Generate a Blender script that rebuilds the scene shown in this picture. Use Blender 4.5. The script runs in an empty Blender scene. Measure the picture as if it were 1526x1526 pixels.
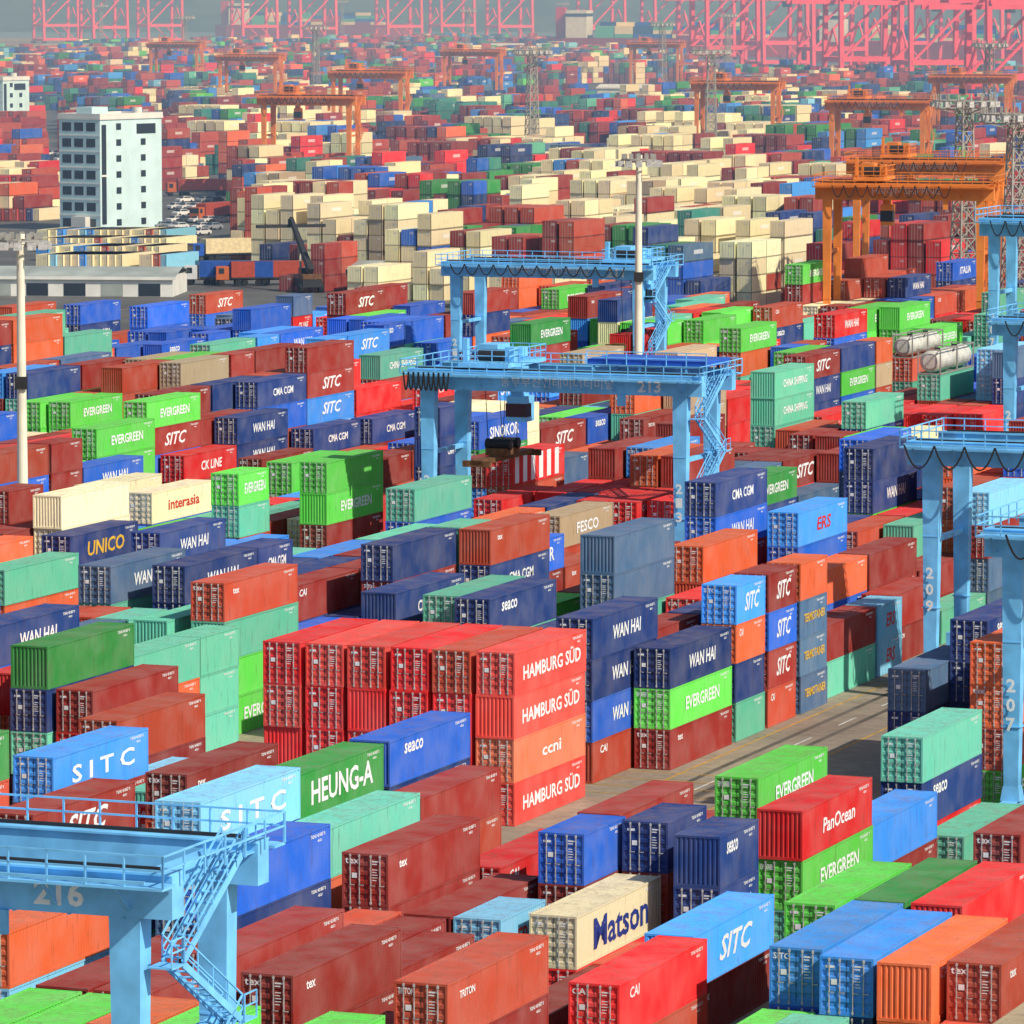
import bpy, bmesh, math, random
import numpy as np
from mathutils import Vector, Matrix
from mathutils import noise as mn
random.seed(7); np.random.seed(7)
scene=bpy.context.scene
ROOT=scene.collection
# ---------------------------------------------------------------- frames
H=50.0; F=7700.0
TH=math.radians(21.0); S,C=math.sin(TH),math.cos(TH)
def W(a,b,z=0.0): return Vector((a*S+b*C, a*C-b*S, z))
PITCH=math.atan(793/7700.0)
def project(X,Y,Z):
    cp,sp=math.cos(PITCH),math.sin(PITCH)
    dz=Z-H; f=Y*cp-dz*sp; up=Y*sp+dz*cp
    if f<1: return (1e6,1e6)
    return 763+F*X/f, 763-F*up/f
def locate(u,v,z):
    # survey bearing -> world position on the level z
    cx=(u-763)/F; cy=(v-763)/F
    cp,sp=math.cos(PITCH),math.sin(PITCH)
    d=(cx, cp-cy*sp, -sp-cy*cp)
    t=(H-z)/(-d[2])
    return d[0]*t,d[1]*t
def toab(X,Y): return X*S+Y*C, X*C-Y*S

# ---------------------------------------------------------------- materials
def newmat(name):
    m=bpy.data.materials.new(name); m.use_nodes=True
    nt=m.node_tree; b=nt.nodes['Principled BSDF']
    return m,nt,b
def simple(name,col,rough=0.6,metal=0.0,noise=0.25,scale=1.5,spec=0.3):
    m,nt,b=newmat(name)
    b.inputs['Roughness'].default_value=rough; b.inputs['Metallic'].default_value=metal
    b.inputs['Specular IOR Level'].default_value=spec
    tc=nt.nodes.new('ShaderNodeTexCoord'); n=nt.nodes.new('ShaderNodeTexNoise'); n.inputs['Scale'].default_value=scale; n.inputs['Detail'].default_value=3
    nt.links.new(tc.outputs['Object'],n.inputs['Vector'])
    r=nt.nodes.new('ShaderNodeMapRange'); r.inputs[1].default_value=0.3; r.inputs[2].default_value=0.7; r.inputs[3].default_value=1-noise; r.inputs[4].default_value=1+noise*0.3
    nt.links.new(n.outputs['Fac'],r.inputs[0])
    mx=nt.nodes.new('ShaderNodeVectorMath'); mx.operation='SCALE'; mx.inputs[0].default_value=col[:3]
    nt.links.new(r.outputs[0],mx.inputs['Scale']); nt.links.new(mx.outputs[0],b.inputs['Base Color'])
    return m
def paintmat(name,attr=None):
    m,nt,b=newmat(name); L=nt.links.new; N=nt.nodes.new
    oi=N('ShaderNodeObjectInfo'); tc=N('ShaderNodeTexCoord'); geo=N('ShaderNodeNewGeometry')
    if attr:
        at=N('ShaderNodeAttribute'); at.attribute_name=attr; colout=at.outputs['Color']
    else: colout=oi.outputs['Color']
    rnd=oi.outputs['Random']
    off=N('ShaderNodeVectorMath'); off.operation='MULTIPLY_ADD'
    cmb=N('ShaderNodeCombineXYZ')
    for i in range(3): L(rnd,cmb.inputs[i])
    off.inputs[1].default_value=(57,57,57); L(cmb.outputs[0],off.inputs[0]); L(tc.outputs['Object'],off.inputs[2])
    hsv=N('ShaderNodeHueSaturation'); L(colout,hsv.inputs['Color'])
    mv=N('ShaderNodeMapRange'); L(rnd,mv.inputs[0]); mv.inputs[3].default_value=0.85; mv.inputs[4].default_value=1.22
    if not attr: L(mv.outputs[0],hsv.inputs['Value'])
    pale=N('ShaderNodeMix'); pale.data_type='RGBA'; pale.inputs['Factor'].default_value=0.25; L(hsv.outputs[0],pale.inputs['A']); pale.inputs['B'].default_value=(0.55,0.50,0.45,1)
    n1=N('ShaderNodeTexNoise'); n1.inputs['Scale'].default_value=0.5; n1.inputs['Detail'].default_value=2; L(off.outputs[0],n1.inputs['Vector'])
    r1=N('ShaderNodeMapRange'); r1.inputs[1].default_value=0.35; r1.inputs[2].default_value=0.75; r1.inputs[3].default_value=0.0; r1.inputs[4].default_value=0.5; L(n1.outputs['Fac'],r1.inputs[0])
    m1=N('ShaderNodeMix'); m1.data_type='RGBA'; L(r1.outputs[0],m1.inputs['Factor']); L(hsv.outputs[0],m1.inputs['A']); L(pale.outputs['Result'],m1.inputs['B'])
    mp=N('ShaderNodeMapping'); mp.inputs['Scale'].default_value=(3.0,3.0,0.35); L(off.outputs[0],mp.inputs['Vector'])
    n2=N('ShaderNodeTexNoise'); n2.inputs['Scale'].default_value=1.3; n2.inputs['Detail'].default_value=3; n2.inputs['Roughness'].default_value=0.7; L(mp.outputs[0],n2.inputs['Vector'])
    r2=N('ShaderNodeMapRange'); r2.inputs[1].default_value=0.56; r2.inputs[2].default_value=0.78; r2.inputs[3].default_value=0.0; r2.inputs[4].default_value=0.5; L(n2.outputs['Fac'],r2.inputs[0])
    m2=N('ShaderNodeMix'); m2.data_type='RGBA'; L(r2.outputs[0],m2.inputs['Factor']); L(m1.outputs['Result'],m2.inputs['A']); m2.inputs['B'].default_value=(0.10,0.05,0.03,1)
    sx=N('ShaderNodeSeparateXYZ'); L(geo.outputs['Normal'],sx.inputs[0])
    n3=N('ShaderNodeTexNoise'); n3.inputs['Scale'].default_value=1.1; n3.inputs['Detail'].default_value=4; n3.inputs['Roughness'].default_value=0.75; L(off.outputs[0],n3.inputs['Vector'])
    r3=N('ShaderNodeMapRange'); r3.inputs[1].default_value=0.44; r3.inputs[2].default_value=0.72; r3.inputs[3].default_value=0.02; r3.inputs[4].default_value=0.5; L(n3.outputs['Fac'],r3.inputs[0])
    rz=N('ShaderNodeMapRange'); rz.inputs[1].default_value=0.6; rz.inputs[2].default_value=0.9; L(sx.outputs[2],rz.inputs[0])
    mu=N('ShaderNodeMath'); mu.operation='MULTIPLY'; L(r3.outputs[0],mu.inputs[0]); L(rz.outputs[0],mu.inputs[1])
    m3=N('ShaderNodeMix'); m3.data_type='RGBA'; L(mu.outputs[0],m3.inputs['Factor']); L(m2.outputs['Result'],m3.inputs['A']); m3.inputs['B'].default_value=(0.20,0.12,0.09,1)
    L(m3.outputs['Result'],b.inputs['Base Color'])
    b.inputs['Roughness'].default_value=0.6; b.inputs['Specular IOR Level'].default_value=0.2
    return m
M_paint=paintmat('container_paint'); M_paintfar=paintmat('container_paint_mass','Col')
M_galv=simple('galvanised_bars',(0.55,0.53,0.50),0.5,0.1,0.4,3)
M_white=simple('white_marking',(0.82,0.82,0.80),0.6,0,0.12,4)
M_navyl=simple('navy_lettering',(0.02,0.04,0.22),0.6)
M_gold=simple('gold_lettering',(0.75,0.45,0.04),0.6)
M_redl=simple('red_lettering',(0.6,0.03,0.03),0.6)
M_dark=simple('dark_steel',(0.025,0.025,0.028),0.6)
M_rubber=simple('rubber',(0.02,0.02,0.02),0.9)
M_blue=simple('crane_blue_paint',(0.19,0.56,0.92),0.5,0,0.28,0.8,0.4)
M_blued=simple('crane_deep_blue_paint',(0.02,0.10,0.50),0.5,0,0.2,0.6)
M_orange=simple('crane_orange_paint',(0.80,0.24,0.045),0.5,0,0.25,0.5)
M_pink=simple('quay_crane_paint',(0.85,0.09,0.13),0.5,0,0.15,0.2)
M_mast=simple('mast_paint',(0.78,0.72,0.56),0.6,0,0.2,0.4)
M_steel=simple('lattice_steel',(0.36,0.34,0.30),0.5,0.2,0.2)
M_rust=simple('rusty_steel',(0.16,0.075,0.03),0.8,0,0.5,2)
M_glass=simple('dark_glass',(0.02,0.03,0.045),0.15,0,0.1,1,0.6)
M_tank=simple('tank_skin',(0.62,0.60,0.52),0.4,0,0.3,1)

# ---------------------------------------------------------------- mesh builder
class MB:
    def __init__(s): s.v=[]; s.f=[]; s.m=[]; s.mats=[]
    def mi(s,mat):
        if mat not in s.mats: s.mats.append(mat)
        return s.mats.index(mat)
    def quad(s,p,mat):
        n=len(s.v); s.v+= [tuple(q) for q in p]; s.f.append(tuple(range(n,n+len(p)))); s.m.append(s.mi(mat))
    def box(s,x0,x1,y0,y1,z0,z1,mat):
        n=len(s.v)
        s.v+=[(x0,y0,z0),(x1,y0,z0),(x1,y1,z0),(x0,y1,z0),(x0,y0,z1),(x1,y0,z1),(x1,y1,z1),(x0,y1,z1)]
        for q in ((0,3,2,1),(4,5,6,7),(0,1,5,4),(1,2,6,5),(2,3,7,6),(3,0,4,7)):
            s.f.append(tuple(n+i for i in q)); s.m.append(s.mi(mat))
    def beam(s,p0,p1,w,h,mat,w1=None,h1=None):
        p0=Vector(p0);p1=Vector(p1);d=(p1-p0)
        if d.length<1e-6:return
        d.normalize()
        up=Vector((0,0,1)) if abs(d.z)<0.95 else Vector((0,1,0))
        sd=d.cross(up).normalized(); up=sd.cross(d)
        w1=w if w1 is None else w1; h1=h if h1 is None else h1
        n=len(s.v)
        for p,ww,hh in ((p0,w,h),(p1,w1,h1)):
            for i,j in ((-1,-1),(1,-1),(1,1),(-1,1)):
                s.v.append(tuple(p+sd*(i*ww/2)+up*(j*hh/2)))
        for q in ((0,1,2,3),(7,6,5,4),(0,4,5,1),(1,5,6,2),(2,6,7,3),(3,7,4,0)):
            s.f.append(tuple(n+i for i in q)); s.m.append(s.mi(mat))
    def cyl(s,p0,p1,r,mat,seg=12,r1=None):
        p0=Vector(p0);p1=Vector(p1);d=(p1-p0).normalized()
        up=Vector((0,0,1)) if abs(d.z)<0.95 else Vector((0,1,0))
        sd=d.cross(up).normalized(); up=sd.cross(d); r1=r if r1 is None else r1
        n=len(s.v)
        for p,rr in ((p0,r),(p1,r1)):
            for i in range(seg):
                t=2*math.pi*i/seg; s.v.append(tuple(p+sd*rr*math.cos(t)+up*rr*math.sin(t)))
        k=s.mi(mat)
        for i in range(seg):
            j=(i+1)%seg; s.f.append((n+i,n+j,n+seg+j,n+seg+i)); s.m.append(k)
        s.f.append(tuple(n+i for i in range(seg-1,-1,-1))); s.m.append(k)
        s.f.append(tuple(n+seg+i for i in range(seg))); s.m.append(k)
    def rail(s,pts,h,mat,t=0.06,step=1.6):
        for a,b in zip(pts[:-1],pts[1:]):
            a=Vector(a);b=Vector(b);L=(b-a).length
            for hh in (h,h*0.55): s.beam(a+Vector((0,0,hh)),b+Vector((0,0,hh)),t,t,mat)
            n=max(1,int(L/step))
            for i in range(n+1):
                p=a.lerp(b,i/n); s.beam(p,p+Vector((0,0,h)),t,t,mat)
    def text(s,me,mat,M):
        n=len(s.v); k=s.mi(mat)
        s.v+=[tuple(M@v.co) for v in me.vertices]
        for p in me.polygons: s.f.append(tuple(n+i for i in p.vertices)); s.m.append(k)
    def mesh(s,name):
        me=bpy.data.meshes.new(name); me.from_pydata(s.v,[],s.f)
        for m in s.mats: me.materials.append(m)
        me.polygons.foreach_set('material_index',s.m)
        me.update(); return me
def obj(name,me,loc=(0,0,0),rz=0.0,parent=None,color=None,scale=None):
    o=bpy.data.objects.new(name,me); ROOT.objects.link(o); o.location=loc; o.rotation_euler=(0,0,rz)
    if parent: o.parent=parent
    if color: o.color=(*color,1)
    if scale: o.scale=scale
    return o
_tc={}
def textmesh(t,w,h,shear=0.0,bold=0.02):
    key=(t,w,h,shear)
    if key in _tc: return _tc[key]
    cu=bpy.data.curves.new('t','FONT'); cu.body=t; cu.size=1; cu.shear=shear; cu.offset=bold; cu.resolution_u=2
    cu.fill_mode='FRONT'
    o=bpy.data.objects.new('t',cu); ROOT.objects.link(o)
    dg=bpy.context.evaluated_depsgraph_get(); me=bpy.data.meshes.new_from_object(o.evaluated_get(dg))
    ROOT.objects.unlink(o); bpy.data.objects.remove(o)
    n=len(me.vertices)
    if n:
        co=np.empty(n*3); me.vertices.foreach_get('co',co); co=co.reshape(-1,3)
        mn_=co.min(0); mx=co.max(0); co[:,0]=(co[:,0]-mn_[0])/(mx[0]-mn_[0]+1e-6)*w; co[:,1]=(co[:,1]-mn_[1])/(mx[1]-mn_[1]+1e-6)*h; co[:,2]=0
        me.vertices.foreach_set('co',co.ravel())
    _tc[key]=me; return me
def MX(o,ex,ey,ez):
    return Matrix(((ex[0],ey[0],ez[0],o[0]),(ex[1],ey[1],ez[1],o[1]),(ex[2],ey[2],ez[2],o[2]),(0,0,0,1)))

# ---------------------------------------------------------------- containers
CW,CH=2.44,2.59
LABELS={
 'HAMB':('HAMBURG SÜD',9.8,1.05,0.0,M_white), 'ccni':('ccni',3.2,0.7,0,M_white),
 'SITC':('SITC',5.0,1.2,0.35,M_white),'SITCw':('S I T C',8.0,1.0,0.0,M_white),
 'EVER':('EVERGREEN',6.6,0.85,0,M_white),'WANH':('WAN HAI',5.2,0.9,0.1,M_white),
 'CMA':('CMA CGM',5.0,0.75,0.0,M_white),'HEUNG':('HEUNG-A',8.6,1.35,0,M_white),
 'MATS':('Matson',7.8,1.55,0,M_navyl),'seaco':('seaco',2.8,0.6,0.1,M_white),
 'SINO':('SINOKOR',7.4,1.1,0,M_white),'inter':('interasia',6.2,0.85,0,M_redl),
 'UNICO':('UNICO',6.6,1.15,0.1,M_gold),'KLINE':("CK LINE",4.8,0.9,0.1,M_white),
 'PAN':('PanOcean',5.6,0.8,0.1,M_white),'ITAL':('ITALIA',5.6,1.0,0.2,M_white),
 'CHINA':('CHINA SHIPPING',7.4,0.75,0,M_white),'CAI':('CAI',1.3,0.5,0.1,M_white),
 'TERM':('TERMOTAINER',7.6,0.6,0,M_gold),'tex':('tex',1.0,0.38,0,M_white),'TRIT':('TRITON',1.8,0.34,0,M_white),
 'FESCO':('FESCO',5.0,0.9,0,M_white),'ERS':('ERS',3.4,1.0,0.1,M_redl)}
_cm={}
def corr(y0,y1,pitch,depth):
    n=max(1,int(round((y1-y0)/pitch))); p=(y1-y0)/n; out=[(y0,0)]
    for i in range(n):
        y=y0+i*p
        out+= [(y+p*0.3,0),(y+p*0.45,-depth),(y+p*0.8,-depth),(y+p*0.95,0)]
    out.append((y1,0)); return out
def container_mesh(L,door,label):
    key=(L,door,label)
    if key in _cm: return _cm[key]
    m=MB(); P=M_paint; w=CW;h=CH; t=0.10
    for x0 in (-w,-t):
        for y0 in (0,L-t):
            m.box(x0,x0+t,y0,y0+t,0.12,h-0.12,P)
            for z0 in (0,h-0.12):
                xa=x0-0.004 if x0<-1 else x0-0.06; xb=x0+t+0.06 if x0<-1 else x0+t+0.004
                ya=y0-0.004 if y0<1 else y0-0.07; yb=y0+t+0.07 if y0<1 else y0+t+0.004
                m.box(xa,xb,ya,yb,z0,z0+0.12,P)
    for x0 in (-w,-t):
        m.box(x0+.002,x0+t-.002,t+0.07,L-t-0.07,h-0.10,h-0.01,P); m.box(x0+.002,x0+t-.002,t+0.07,L-t-.07,0.0,0.15,P)
    for y0 in (0,L-t):
        m.box(-w+t+.06,-t-.06,y0+.002,y0+t-.002,h-0.115,h-0.008,P); m.box(-w+t+.06,-t-.06,y0+.002,y0+t-.002,0.0,0.15,P)
    pr=corr(t,L-t,0.278,0.05)
    for (ya,da),(yb,db) in zip(pr[:-1],pr[1:]):
        m.quad([(-0.02+da,ya,0.15),(-0.02+db,yb,0.15),(-0.02+db,yb,h-0.10),(-0.02+da,ya,h-0.10)],P)
        m.quad([(-w+0.02-db,yb,0.15),(-w+0.02-da,ya,0.15),(-w+0.02-da,ya,h-0.10),(-w+0.02-db,yb,h-0.10)],P)
    pr=corr(t,L-t,0.42,0.035)
    for (ya,da),(yb,db) in zip(pr[:-1],pr[1:]):
        m.quad([(-w+t,ya,h-0.02+da),(-t,ya,h-0.02+da),(-t,yb,h-0.02+db),(-w+t,yb,h-0.02+db)],P)
    pr=corr(-w+t,-t,0.25,0.05)
    for (xa,da),(xb,db) in zip(pr[:-1],pr[1:]):
        m.quad([(xb,L-0.02+db,0.15),(xa,L-0.02+da,0.15),(xa,L-0.02+da,h-0.115),(xb,L-0.02+db,h-0.115)],P)
        if not door: m.quad([(xa,0.02-da,0.15),(xb,0.02-db,0.15),(xb,0.02-db,h-0.115),(xa,0.02-da,h-0.115)],P)
    if door:
        mid=-w/2
        for xa,xb in ((-w+t,mid-0.015),(mid+0.015,-t)):
            prz=corr(0.17,h-0.135,0.46,0.035); prz=[(0.15,0)]+prz+[(h-0.115,0)]
            for (za,da),(zb,db) in zip(prz[:-1],prz[1:]):
                m.quad([(xa,0.03-da,za),(xb,0.03-da,za),(xb,0.03-db,zb),(xa,0.03-db,zb)],P)
        m.box(mid-0.014,mid+0.014,0.03,0.05,0.15,h-0.12,M_dark)
        for xx in (mid-0.78,mid-0.30,mid+0.30,mid+0.78):
            m.box(xx-0.022,xx+0.022,-0.03,0.015,0.06,h-0.06,M_galv)
            m.box(xx-0.05,xx+0.05,-0.035,-0.001,0.10,0.2,M_galv); m.box(xx-0.05,xx+0.05,-0.035,-0.001,h-0.2,h-0.1,M_galv)
            m.box(xx-0.03,xx+0.24,-0.055,-0.031,1.0,1.04,M_galv)
        y=0.012
        def strip(x0,x1,z0,z1,mat=M_white): m.quad([(x0,y,z0),(x1,y,z0),(x1,y,z1),(x0,y,z1)],mat)
        strip(mid+0.36,mid+0.74,2.17,2.24); strip(mid+0.36,mid+0.62,2.05,2.10)
        for i in range(5): strip(mid+0.37,mid+0.37+random.uniform(.2,.35),1.78-i*0.13,1.82-i*0.13)
        strip(mid-0.70,mid-0.42,1.35,1.6)
        if label in('tex','CAI','TRIT','EVER','SITC'):
            tt={'tex':'tex','CAI':'CAI','TRIT':'TRITON','EVER':'EVERGREEN','SITC':'SITC'}[label]
            m.text(textmesh(tt,0.75,0.28),M_white,MX((mid-1.05,0.005,2.05),(1,0,0),(0,0,1),(0,-1,0)))
        else: strip(mid-0.95,mid-0.55,2.08,2.2)
    xo=0.0015-0.018
    for fx,sg in ((xo,1),(-w-xo,-1)):
        def T(t_,wd,ht,y0,z0,mat,sh=0):
            if sg>0: m.text(textmesh(t_,wd,ht,sh),mat,MX((fx,y0,z0),(0,1,0),(0,0,1),(1,0,0)))
            else: m.text(textmesh(t_,wd,ht,sh),mat,MX((fx,L-y0,z0),(0,-1,0),(0,0,1),(-1,0,0)))
        T('TGHU 431857 0',1.7,0.17,L-2.3,h-0.42,M_white)
        T('45G1',0.5,0.13,L-1.5,h-0.66,M_white)
        if label and label!='STRIPE':
            tx,wd,ht,sh,mt=LABELS[label]
            if L<8: wd=min(wd*0.62,4.9)
            if label in('CAI','tex','TRIT'): T(tx,wd,ht,L*0.12,h*0.66,mt,sh)
            elif label=='seaco': T(tx,wd,ht,L*0.18,h*0.6,mt,sh)
            else: T(tx,wd,ht,L*0.5-wd/2+0.3,h*0.5-ht*0.5,mt,sh)
    if label=='STRIPE':
        for i in range(0,12,2):
            ya=0.4+i*(L-0.8)/12; m.quad([(xo,ya,0.2),(xo,ya+(L-.8)/12,0.2),(xo,ya+(L-.8)/12,h-.14),(xo,ya,h-.14)],M_white)
    me=m.mesh('container'); _cm[key]=me; return me

PAL={'maroon':(0.28,0.028,0.022),'rust':(0.46,0.065,0.032),'orange':(0.72,0.13,0.042),'red':(0.68,0.022,0.024),'hred':(0.74,0.065,0.05),'salmon':(0.80,0.19,0.095),
 'navy':(0.016,0.045,0.18),'blue':(0.018,0.115,0.54),'mid':(0.05,0.29,0.80),'light':(0.22,0.58,0.82),'green':(0.11,0.58,0.07),
 'dgreen':(0.035,0.26,0.055),'teal':(0.12,0.47,0.32),'grey':(0.07,0.14,0.25),'cream':(0.86,0.74,0.45),'tan':(0.44,0.32,0.20),'dteal':(0.035,0.22,0.17)}
NEARW=[('maroon',26),('rust',16),('orange',9),('red',9),('navy',13),('blue',11),('mid',5),('light',2),('green',8),('dgreen',3),('teal',9),('grey',4),('cream',2),('tan',1),('dteal',1)]
def pick(wl):
    t=random.random()*sum(w for _,w in wl)
    for n,w in wl:
        t-=w
        if t<=0: return n
    return wl[-1][0]
def autolabel(c):
    r=random.random()
    d={'green':[('EVER',.85)],'navy':[('WANH',.3),('CMA',.15),('seaco',.08)],'blue':[('SINO',.15),('seaco',.1),('WANH',.1)],
       'mid':[('SITC',.7)],'maroon':[('tex',.12),('SITC',.1),('TRIT',.1)],'rust':[('CAI',.12),('tex',.12)],'orange':[('CAI',.12),('tex',.1)],
       'red':[('CAI',.2),('KLINE',.2)],'teal':[('CHINA',.2)],'grey':[('WANH',.3)],'cream':[('inter',.15)],'light':[('ERS',.5)],'dgreen':[('EVER',.4)]}.get(c,[])
    for n,p in d:
        r-=p
        if r<=0: return n
    return None
RZ=-TH
def jit(c,s=0.12):
    k=random.uniform(1-s,1+s); return tuple(min(.9,x*k*random.uniform(.95,1.05)) for x in c)
def put_container(a,b,z,L,c,label,door=True):
    obj('shipping_container',container_mesh(L,door,label),W(a,b,z),RZ+random.uniform(-0.002,0.002),color=jit(PAL[c]))

PITCHB=28.9; R0=-79.4; RP=2.75; A0=283.0
def redge(k,r): return R0-PITCHB*k-0.2-RP*r
ALLROWS=[(k,r,redge(k,r)) for k in range(-3,16) for r in range(7 if k<0 else 6)]
rects=[]; los=[]; stacks=[]
def clash(a0,a1,b0,b1,m=0.04):
    for (c0,c1,d0,d1) in rects:
        if a0<c1+m and a1>c0-m and b0<d1+m and b1>d0-m: return True
    return False
def protect(aa,bb,LL,zt):
    for f in (0.1,0.5,0.85):
        for dz in (0.4,2.2): los.append((aa+LL*f,bb+0.02,zt-dz))
    for dz in (0.4,1.8): los.append((aa-0.02,bb-1.2,zt-dz))
def heroab(a,b,n,cols,labs=(),L=40,door=True):
    LL=12.19 if L==40 else 6.06
    rects.append((a,a+LL,b-CW,b)); stacks.append((a,b,LL,n,list(cols),list(labs),door)); protect(a,b,LL,n*CH)
    return a,b,n
def hero(u,v,n,cols,labs=(),L=40,door=True):
    LL=12.19 if L==40 else 6.06
    cand=[]
    for nn in range(max(1,n-1),min(5,n+1)+1):
        X,Y=locate(u,v,nn*CH); a,b=toab(X,Y)
        e,rb=min((abs(rb-b),rb) for _,_,rb in ALLROWS)
        cand.append((min(e,2.2)+1.2*abs(nn-n),nn,a,b,rb,e))
    cand.sort()
    for sc,nn,a,b,rb,e in cand:
        for bb in ((rb,b) if e<0.75 else (b,)):
            for da in (0,.4,-.4,.9,-.9,1.5,-1.5):
                if not clash(a+da,a+da+LL,bb-CW,bb): return heroab(a+da,bb,nn,cols,labs,L,door)
            for db in (.35,-.35,.8,-.8,1.3,-1.3):
                if not clash(a,a+LL,bb+db-CW,bb+db): return heroab(a,bb+db,nn,cols,labs,L,door)
    return None
for r in range(6):
    cols=[random.choice(['red','red','red','hred']) for _ in range(4)]
    if r==0: cols=['hred','hred','salmon','hred']
    if r==1: cols[0]='rust'
    b_=redge(1,r); rects.append((A0,A0+12.19,b_-CW,b_))
    stacks.append((A0,b_,12.19,4,cols,['HAMB','HAMB','ccni','HAMB'],True))
    for z in (0.5,3,6,9.5): los.append((A0-0.02,b_-1.2,z+(3.5 if r>1 else 0)))
for f in (0.2,1,6,11.5):
    for z in (0.3,3,6,9): los.append((A0+f,redge(1,0)+.02,z))
be=-107.1
heroab(307,be,3,['navy','green','maroon'],['WANH','EVER','tex'])
heroab(320.2,be,4,['mid','orange','navy','teal'],['SITC'],20)
heroab(327,be,4,['maroon','blue','maroon','rust'],['SITC','SITC','SITC'],20)
heroab(334,be,4,['orange','grey','grey','grey'],[None,'TERM','TERM','TERM'],20)
heroab(341.2,be-.6,2,['maroon','teal'],[None,None])
heroab(354,be-.6,2,['light','light'],['ERS','ERS'],20)
# nearest block, surveyed stacks
heroab(227.0,-78.0,2,['mid','maroon'],['SITC','tex'])
heroab(229.9,-84.9,2,['cream','red'],['MATS',None])
heroab(237.9,-87.5,3,['blue','maroon','rust'],[None,None,None],20)
heroab(239.5,-80.9,3,['navy','navy','maroon'],['seaco','CMA'],20)
heroab(242.8,-84.8,3,['navy','rust','blue'],[None,None],20)
heroab(214.6,-77.2,2,['red','rust'],['CAI',None])
hero(437,1455,3,['maroon','maroon','rust'],['tex'])
hero(682,1470,3,['rust','maroon'],['TRIT'])
hero(1205,1415,3,['mid','blue'],['SITC'])
hero(1290,1430,3,['mid','navy'],[None])
hero(1388,1440,3,['orange','orange','blue'],['CAI'])
hero(1505,1440,3,['rust','maroon'],['tex'])
heroab(*(lambda p:(toab(*p)[0],-88.0))(locate(790,1375,5.18)),2,['light','teal'],['ERS'],20)
hero(578,1275,3,['maroon','maroon','navy'],['tex'])
hero(335,1290,3,['blue','navy'],[None,'WANH'])
hero(425,1155,3,['dgreen','navy'],['HEUNG'])
hero(570,1105,4,['blue','navy'],['seaco'])
hero(80,1130,3,['mid','maroon'],['SITCw'])
hero(275,1155,3,['maroon','rust'],['tex'])
hero(490,1235,3,['teal','orange'],[None])
hero(628,1190,3,['maroon','rust'],[None])
hero(262,1205,3,['red','maroon'],['CAI'])
hero(335,1200,3,['light','blue'],['SITCw'])
hero(1375,1100,3,['teal','navy','red'],[None,'seaco','CAI'])
hero(1120,1160,3,['green','navy'],['EVER'])
hero(1200,1210,3,['red','green'],['PAN','EVER'])
hero(930,1215,2,['maroon','red'],['tex'])
hero(350,1425,3,['maroon','rust'],[None])
hero(100,1365,3,['navy','teal'],['seaco'])
hero(12,1390,3,['orange','light','rust'],[None,'ERS'])
hero(50,1215,3,['maroon','navy'],['SITC'])
hero(1245,1350,3,['green','maroon'],[None])
hero(1335,1345,3,['dgreen','navy'],[None])
hero(1415,1350,3,['red','maroon'],[None])
hero(1515,1245,3,['maroon','rust'],['tex'])
hero(1395,1245,2,['teal','maroon'],[None])
hero(915,925,4,['navy','navy','blue'],['WANH'])
hero(590,885,4,['navy','navy','rust'],['CMA','seaco'])
hero(430,875,4,['maroon','navy','red'],['CAI','CMA'])
hero(335,870,4,['rust','teal','green'],['tex'])
hero(760,820,4,['blue','maroon'],['SINO'])
hero(108,800,4,['navy','grey'],['UNICO'])
hero(470,775,3,['cream','cream'],['inter'])
hero(165,845,4,['grey','teal'],['WANH'])
hero(2,850,4,['teal','orange'],[None])
hero(30,1005,4,['red','orange'],['CAI'])
hero(70,965,4,['dgreen','navy'],[None])
hero(230,795,3,['navy','navy'],['WANH'])
hero(285,845,3,['navy','navy'],['WANH'])
hero(150,640,4,['green','green'],['EVER','EVER'])
hero(110,600,4,['green','green'],['EVER','EVER'])
hero(225,600,4,['green','maroon'],['EVER'])
hero(60,600,3,['green','green'],['EVER','EVER'])
hero(435,690,4,['green','green','green'],[None])
hero(485,690,4,['green','green','maroon'],[None])
hero(535,690,4,['maroon','maroon','rust'],['TRIT'])
hero(375,570,3,['navy','blue'],['CMA'])
hero(465,640,3,['navy','navy'],['CMA'])
hero(555,625,3,['navy','maroon'],['CMA'])
hero(1110,490,4,['green','orange'],['EVER'])
hero(1420,392,5,['blue','navy','navy'],['ITAL','WANH','WANH'])
hero(1345,415,5,['navy','navy','navy','navy'],['WANH','WANH','WANH','WANH'])
hero(1190,395,4,['green','maroon'],['EVER'])
hero(1130,715,4,['dgreen','navy'],['EVER'])
hero(1190,765,3,['mid','blue'],['ERS'])
hero(560,530,4,['teal','maroon'],['CHINA'])
hero(725,685,3,['maroon','mid','rust'],['SITC','SITC','WANH'])
hero(800,690,3,['grey','blue'],['seaco'])
hero(620,730,3,['teal','blue','green'],[None])
hero(180,985,4,['teal','orange'],[None])
hero(130,1030,3,['maroon','red'],[None]); hero(175,1075,3,['rust','maroon'],[None]); hero(60,1060,3,['navy','rust'],[None])
hero(120,455,3,['blue','navy'],[None])
hero(300,440,3,['rust','blue'],['SITC'])
hero(715,790,4,['rust','navy'],['tex'])
hero(1155,555,4,['teal','teal','teal','teal'],['CHINA','CHINA','CHINA'])
hero(1300,600,4,['teal','navy'],[None])
hero(1310,670,4,['navy','navy'],[None])
hero(835,770,4,['tan','rust'],['FESCO'])
hero(1060,720,4,['navy','blue'],['CMA'])
hero(1380,1000,3,['grey','navy','rust'],[None])
hero(1450,925,4,['navy','navy','navy','orange'],['seaco'])
hero(1515,960,4,['orange','orange','rust'],[None])
hero(765,680,4,['red','rust'],['STRIPE'])
hero(1040,815,3,['orange','rust'],[None])
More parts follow.
